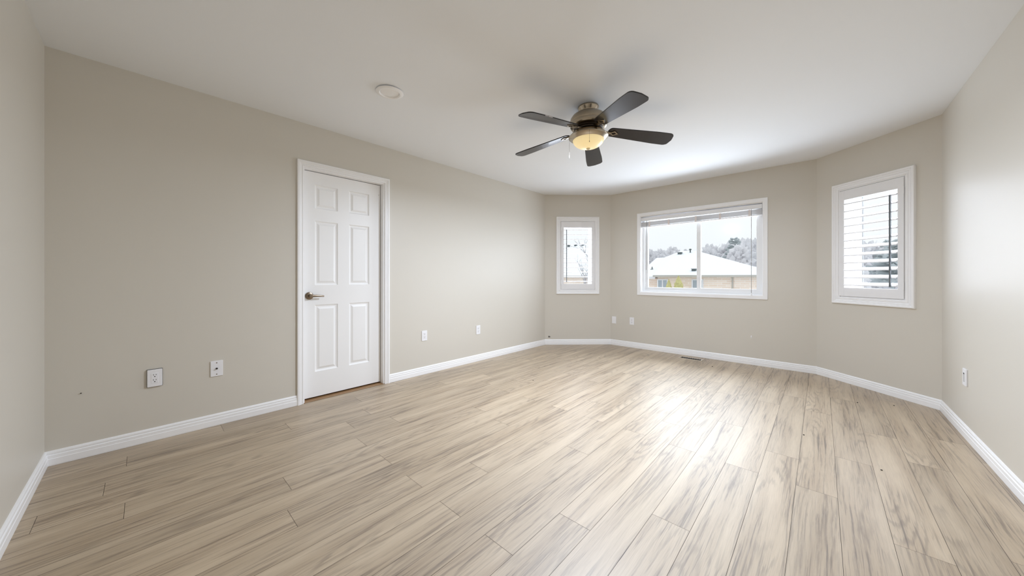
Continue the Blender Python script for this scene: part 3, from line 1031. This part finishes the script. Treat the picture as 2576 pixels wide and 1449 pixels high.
def house_one():
    root = empty('neighbour_house', Matrix.Identity(4), 'pale brick bungalow under the snowy hip roof in the wide window', 'house', 'neighbouring brick houses')
    ye, yr = 30.0, 37.0
    ez = 1.26
    xr = far_pt(1944, ye).x
    ov = 0.45
    A, B = far_pt(1713, yr, 631), far_pt(1753, yr, 631)
    xl = far_pt(1651, ye).x
    # main brick body
    b = MB()
    b.box(xl, xr - ov, ye + ov, 44 - ov, GROUND_Z, ez - 0.1)
    b.done('wall', M['brick'], root)
    xw = far_pt(1592, ye).x
    b = MB()
    b.box(xw, xl, ye + ov + 0.6, 42, GROUND_Z, ez - 0.2)
    b.done('wing_wall', M['brick'], root)
    # roof: a hip over the body, running left into a lower ridge
    zl = far_pt(1671, yr - 1.0, 648).z
    LW, LE = Vector((xw, yr - 1.0, zl)), far_pt(1671, yr - 1.0, 648)
    bm_ = MB(); bm = bm_.bm
    V = lambda p: bm.verts.new(p)
    e0, e1 = V((xl - 0.3, ye, ez)), V((xr, ye, ez))
    a_, b_ = V(A), V(B)
    e2 = V((xr, 44, ez)); e3 = V((xl - 0.3, 44, ez))
    le, lw = V(LE), V(LW)
    w0, w1 = V((xw, ye + 0.6, ez - 0.14)), V((xl - 0.3, ye + 0.6, ez - 0.14))
    wb0, wb1 = V((xw, 42, ez - 0.14)), V((xl - 0.3, 42, ez - 0.14))
    for f in ((e0, e1, b_, a_), (e1, e2, b_), (e2, e3, a_, b_), (e0, a_, le), (e0, le, w1), (w1, le, lw, w0), (e3, le, a_), (wb1, wb0, lw, le), (w0, lw, wb0), (e3, wb1, le)):
        bm.faces.new(f)
    bm_.done('roof', M['snow'], root)
    b = MB()
    b.box(xl - 0.3, xr, ye - 0.02, ye + ov + 0.05, ez - 0.16, ez - 0.012)
    b.box(xr - ov, xr, ye + ov, 44, ez - 0.16, ez - 0.012)
    b.done('fascia', M['soffit'], root)
    b = MB()
    b.box(xw, xl - 0.3, ye + 0.58, ye + 0.6 + ov + 0.05, ez - 0.32, ez - 0.16)
    b.done('wing_fascia', M['ext_white'], root)
    yw = ye + ov
    for u0, u1 in ((1653.5, 1681), (1740, 1770)):
        p0, p1 = far_pt(u0, yw, 702), far_pt(u1, yw, 702)
        ext_window(root, (p0.x + p1.x) / 2, yw, p0.z - 1.35, p0.z, p1.x - p0.x)
    p = far_pt(1843, yw, 697)
    b = MB()
    b.tube([(p.x, yw - 0.06, ez - 0.16), (p.x, yw - 0.06, GROUND_Z)], 0.05, 8)
    b.done('downspout', M['soffit'], root)
    # things standing on the roof
    def on_roof(u, v):
        # front slope: from the eave to the ridge
        best = None
        for i in range(400):
            y = ye + (yr - ye) * i / 399
            q = far_pt(u, y, v)
            zr = ez + (A.z - ez) * (y - ye) / (yr - ye)
            if best is None or abs(q.z - zr) < best[0]: best = (abs(q.z - zr), q)
        return best[1]
    for u, v, w in ((1710.5, 638.5, 0.34), (1746, 680.5, 0.30)):
        roof_vent(root, on_roof(u, v), w, 0.3, 0.12)
    q = on_roof(1736.5, 634)
    b = MB(); b.tube([q + Vector((0, 0, -0.05)), q + Vector((0, 0, 0.24))], 0.06, 8)
    b.lathe([(0.0, 0.0), (0.11, 0.0), (0.11, 0.1), (0.0, 0.14)], 10, 'Z', q + Vector((0, 0, 0.2)))
    b.done('chimney_pipe', M['vent'], root)
    q = far_pt(1640.5, ye + 2.6, 678)
    b = MB(); b.tube([q + Vector((0, 0, -0.1)), q + Vector((0, 0, 0.26))], 0.05, 8)
    b.box(q.x - 0.12, q.x + 0.1, q.y - 0.1, q.y + 0.1, q.z - 0.06, q.z + 0.06)
    b.done('vent_pipe', M['vent'], root)
house_one()

def house_two():
    root = empty('neighbour_house', Matrix.Identity(4), 'snowy-roofed brick house seen through the left louvers', 'house', 'neighbouring brick houses')
    ye, yr = 28.0, 34.0
    x0, x1 = far_pt(1340, ye).x, far_pt(1488, ye).x
    ez = far_pt(1450, ye, 694).z
    rz = far_pt(1450, yr, 609).z
    b = MB(); b.box(x0, x1 - 0.4, ye + 0.4, 2 * yr - ye - 0.4, GROUND_Z, ez - 0.1)
    b.done('wall', M['brick'], root)
    bm_ = MB(); bm = bm_.bm
    V = lambda p: bm.verts.new(p)
    e = [V((x0, ye, ez)), V((x1, ye, ez)), V((x1, 2 * yr - ye, ez)), V((x0, 2 * yr - ye, ez))]
    r0, r1 = V((x0 + 2, yr, rz)), V((x1 - 1.2, yr, rz))
    for f in ((e[0], e[1], r1, r0), (e[1], e[2], r1), (e[2], e[3], r0, r1), (e[3], e[0], r0)): bm.faces.new(f)
    bm_.done('roof', M['snow'], root)
    b = MB(); b.box(x0, x1, ye - 0.02, ye + 0.45, ez - 0.16, ez - 0.012)
    b.done('fascia', M['soffit'], root)
    for u in (1430.5, 1448, 1466.5):
        y = yr - 0.75
        q = far_pt(u, y, 617)
        q.z = ez + (rz - ez) * (y - ye) / (yr - ye)
        roof_vent(root, q, 0.24, 0.2, 0.10)
house_two()

def cedar(u, vtop, w, label):
    p = far_pt(u, 28.6, vtop)
    base = Vector((p.x, p.y, GROUND_Z))
    root = empty('cedar', Matrix.Translation(base), label, 'shrub', 'clipped cedars by the brick wall')
    H = p.z - GROUND_Z
    rnd = random.Random(int(u))
    b = MB()
    rings = []
    for i in range(34):
        t = i / 33
        r = max(0.02, w * min(1.0, 0.06 + 1.35 * ((1 - t) * H) ** 0.9))
        rings.append([(r * rnd.uniform(0.82, 1.15) * math.cos(2 * PI * j / 18), r * rnd.uniform(0.82, 1.15) * math.sin(2 * PI * j / 18), 0.15 + (H - 0.15) * t + rnd.uniform(-0.05, 0.05)) for j in range(18)])
    b.loft(rings)
    b.done('foliage', M['cedar'], root)
    b = MB(); b.tube([(0, 0, 0), (0, 0, 0.4)], 0.07, 8)
    b.done('trunk', M['twig_near'], root)
cedar(1682.5, 703, 0.24, 'shorter yellow-green cedar against the brick bungalow, left of the pair')
cedar(1707, 694, 0.31, 'taller yellow-green cedar against the brick bungalow, right of the pair')

# bare trees: four shapes, copied
def tree_mesh(seed, H, spread, twigs, haze=True):
    rnd = random.Random(seed)
    tr = MB(); cr = MB()
    tr.tube([(0, 0, 0), (rnd.uniform(-.1, .1), rnd.uniform(-.1, .1), H * 0.35), (rnd.uniform(-.2, .2), rnd.uniform(-.2, .2), H * 0.7)], 0.016 * H, 6, 0.006 * H)
    def grow(p, d, l, r, depth):
        q = p + d * l
        mid = p + d * l * 0.5 + Vector((rnd.uniform(-.06, .06) * l, rnd.uniform(-.06, .06) * l, 0.04 * l))
        cr.tube([p, mid, q], r, 3, r * 0.55)
        if depth == 0: return
        for _ in range(twigs):
            ax = Vector((rnd.uniform(-1, 1), rnd.uniform(-1, 1), rnd.uniform(-0.5, 1))).normalized()
            nd = (d + ax * spread).normalized()
            grow(p + d * l * rnd.uniform(0.45, 1.0), nd, l * rnd.uniform(0.55, 0.75), r * 0.6, depth - 1)
    # the dense haze of fine twigs: an uneven shell inside the branches
    for (zc, rx, rz) in (((0.50, 0.20, 0.30), (0.74, 0.14, 0.21), (0.34, 0.17, 0.22)) if haze else ()):
        g = bmesh.ops.create_icosphere(cr.bm, subdivisions=4, radius=1.0)
        off = Vector((rnd.uniform(-.05, .05) * H, rnd.uniform(-.05, .05) * H, zc * H))
        for v in g['verts']:
            k = 1 + 0.22 * math.sin(7 * v.co.x + seed) * math.sin(6 * v.co.y) + 0.14 * math.sin(17 * v.co.z + 9 * v.co.x) + rnd.uniform(-0.16, 0.16)
            v.co = Vector((v.co.x * rx * H * k, v.co.y * rx * H * k, v.co.z * rz * H * k)) + off
    for i in range(13):
        a = 2.4 * i + rnd.uniform(-.3, .3)
        z = H * (0.12 + 0.55 * i / 12)
        grow(Vector((0, 0, z)), Vector((math.cos(a) * 0.5, math.sin(a) * 0.5, 0.9)).normalized(), H * rnd.uniform(0.15, 0.21), 0.0055 * H, 3)
    return tr, cr

tree_protos = []
def make_tree(seed, H, spread, twigs):
    root = empty('bare_tree', Matrix.Translation((0, 0, GROUND_Z)), '', 'tree')
    tr, cr = tree_mesh(seed, H, spread, twigs)
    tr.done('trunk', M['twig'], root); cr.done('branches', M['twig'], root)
    return root
def dup(root, loc, rz, sc, label, group):
    r = root.copy(); COL.objects.link(r)
    r.matrix_world = Matrix.Translation(loc) @ Matrix.Rotation(rz, 4, 'Z') @ Matrix.Diagonal((sc, sc, sc, 1))
    r['label'] = label; r['group'] = group
    for ch in list(root.children):
        c_ = ch.copy(); COL.objects.link(c_); c_.parent = r
    return r
for sd in range(4):
    tree_protos.append(make_tree(40 + sd, 10.0, (0.75, 0.85, 0.7, 0.9)[sd], 4))

rnd = random.Random(5)
SPOTS = []
PINES = [far_pt(1847.5, 62), far_pt(2245, 47.5)]
LBL = {'left': 'bare grey tree in the low misty wood left of the snowy roof peak',
       'right': 'bare grey tree in the tall misty wood right of the snowy roof peak',
       'shut': 'bare grey tree in the mist behind the tilted louvers'}
GRP = {'left': 'bare trees left of the roof peak', 'right': 'bare trees right of the roof peak', 'shut': 'bare trees behind the right shutter'}
used = set()
def plant(u, y, vtop, zone):
    p = far_pt(u, y, vtop)
    if any((p.x - q[0]) ** 2 + (p.y - q[1]) ** 2 < 27 for q in SPOTS): return
    SPOTS.append((p.x, p.y))
    k = rnd.randrange(4)
    if any((p.x - q[0]) ** 2 + (p.y - q[1]) ** 2 < 22 for q in PINES): return
    sc = (p.z - GROUND_Z) / 9.6
    loc = Vector((p.x, p.y, GROUND_Z - 0.05))
    if k not in used:
        used.add(k)
        r = tree_protos[k]
        r.matrix_world = Matrix.Translation(loc) @ Matrix.Rotation(rnd.uniform(0, 6), 4, 'Z') @ Matrix.Diagonal((sc, sc, sc, 1))
        r['label'] = LBL[zone]; r['group'] = GRP[zone]
    else:
        dup(tree_protos[k], loc, rnd.uniform(0, 6), sc, LBL[zone], GRP[zone])
def wood(u0, u1, rows, gap, top, zone):
    for k, y in enumerate(rows):
        xa, xb = far_pt(u0, y).x, far_pt(u1, y).x
        n = max(1, int((xb - xa) / gap))
        for i in range(n + 1):
            x = xa + gap * (i + (0.5 if k % 2 else 0.0)) + rnd.uniform(-0.5, 0.5)
            # photograph column of this spot, for the height the wood reaches there
            c, s_ = math.cos(YAW), math.sin(YAW)
            u = 1288 + FPX * (c * x + s_ * y) / (-s_ * x + c * y)
            plant(u, y + rnd.uniform(-0.6, 0.6), top(u) + rnd.uniform(-3, 8), zone)
wood(1600, 1725, (54, 61, 68, 75, 82), 5.6, lambda u: 625, 'left')
wood(1752, 1925, (52, 59, 66, 73, 80, 87), 5.6, lambda u: 624 - (u - 1758) * 0.17, 'right')
wood(2110, 2270, (44, 51, 58, 65, 72), 5.4, lambda u: 612, 'shut')

def pine(u, y, vtop, label):
    p = far_pt(u, y, vtop)
    H = p.z - GROUND_Z
    root = empty('pine_tree', Matrix.Translation((p.x, p.y, GROUND_Z)), label, 'tree')
    b = MB(); b.tube([(0, 0, 0), (0, 0, H * 0.5), (0.05, 0, H)], 0.18, 8, 0.03)
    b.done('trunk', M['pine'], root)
    r2 = random.Random(3)
    b = MB()
    for i in range(90):
        t = r2.uniform(0.35, 1.0) ** 0.8
        z = H * t
        L = (0.3 + 3.0 * (1 - t) ** 0.7) * r2.uniform(0.6, 1.1)
        a = r2.uniform(0, 2 * PI)
        d = Vector((math.cos(a), math.sin(a), 0.12))
        e = Vector((-math.sin(a), math.cos(a), 0))
        p0 = Vector((0, 0, z)); p1 = p0 + d * L * 0.55 + Vector((0, 0, 0.04)); p2 = p0 + d * L
        b.tube([p0, p1, p2], 0.07, 4, 0.22)
        for q in range(5):
            c0 = p0 + d * L * (0.35 + 0.15 * q)
            for sg in (1, -1):
                b.tube([c0, c0 + (d * 0.5 + e * sg) * 0.35 * (0.5 + 0.5 * (1 - t)) + Vector((0, 0, 0.05))], 0.07, 4, 0.02)
    b.done('needles', M['pine'], root)
pine(1847.5, 62, 599, 'dark pine standing above the misty bare trees')
pine(2245, 47.5, 606, 'dusky pine behind the right shutter, beside the tilt rod')

# young tree and snowy bush in front of the house behind the left shutter
def young_tree(u, y, vtop, label, seed):
    p = far_pt(u, y, vtop)
    root = empty('young_tree', Matrix.Translation((p.x, p.y, GROUND_Z)), label, 'tree')
    H = p.z - GROUND_Z
    tr, cr = tree_mesh(seed, H, 0.55, 2, False)
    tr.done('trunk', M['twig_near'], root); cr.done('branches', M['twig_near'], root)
young_tree(1473, 24, 640, 'slender bare young tree behind the left shutter', 77)
young_tree(1492, 19.5, 585, 'taller thin bare tree at the right edge of the left shutter', 78)

# sweep: every top-level thing must carry a label
for o in SC.objects:
    if o.parent is None and o.type in ('MESH', 'EMPTY') and not o.get('label'):
        print('UNLABELLED', o.name)
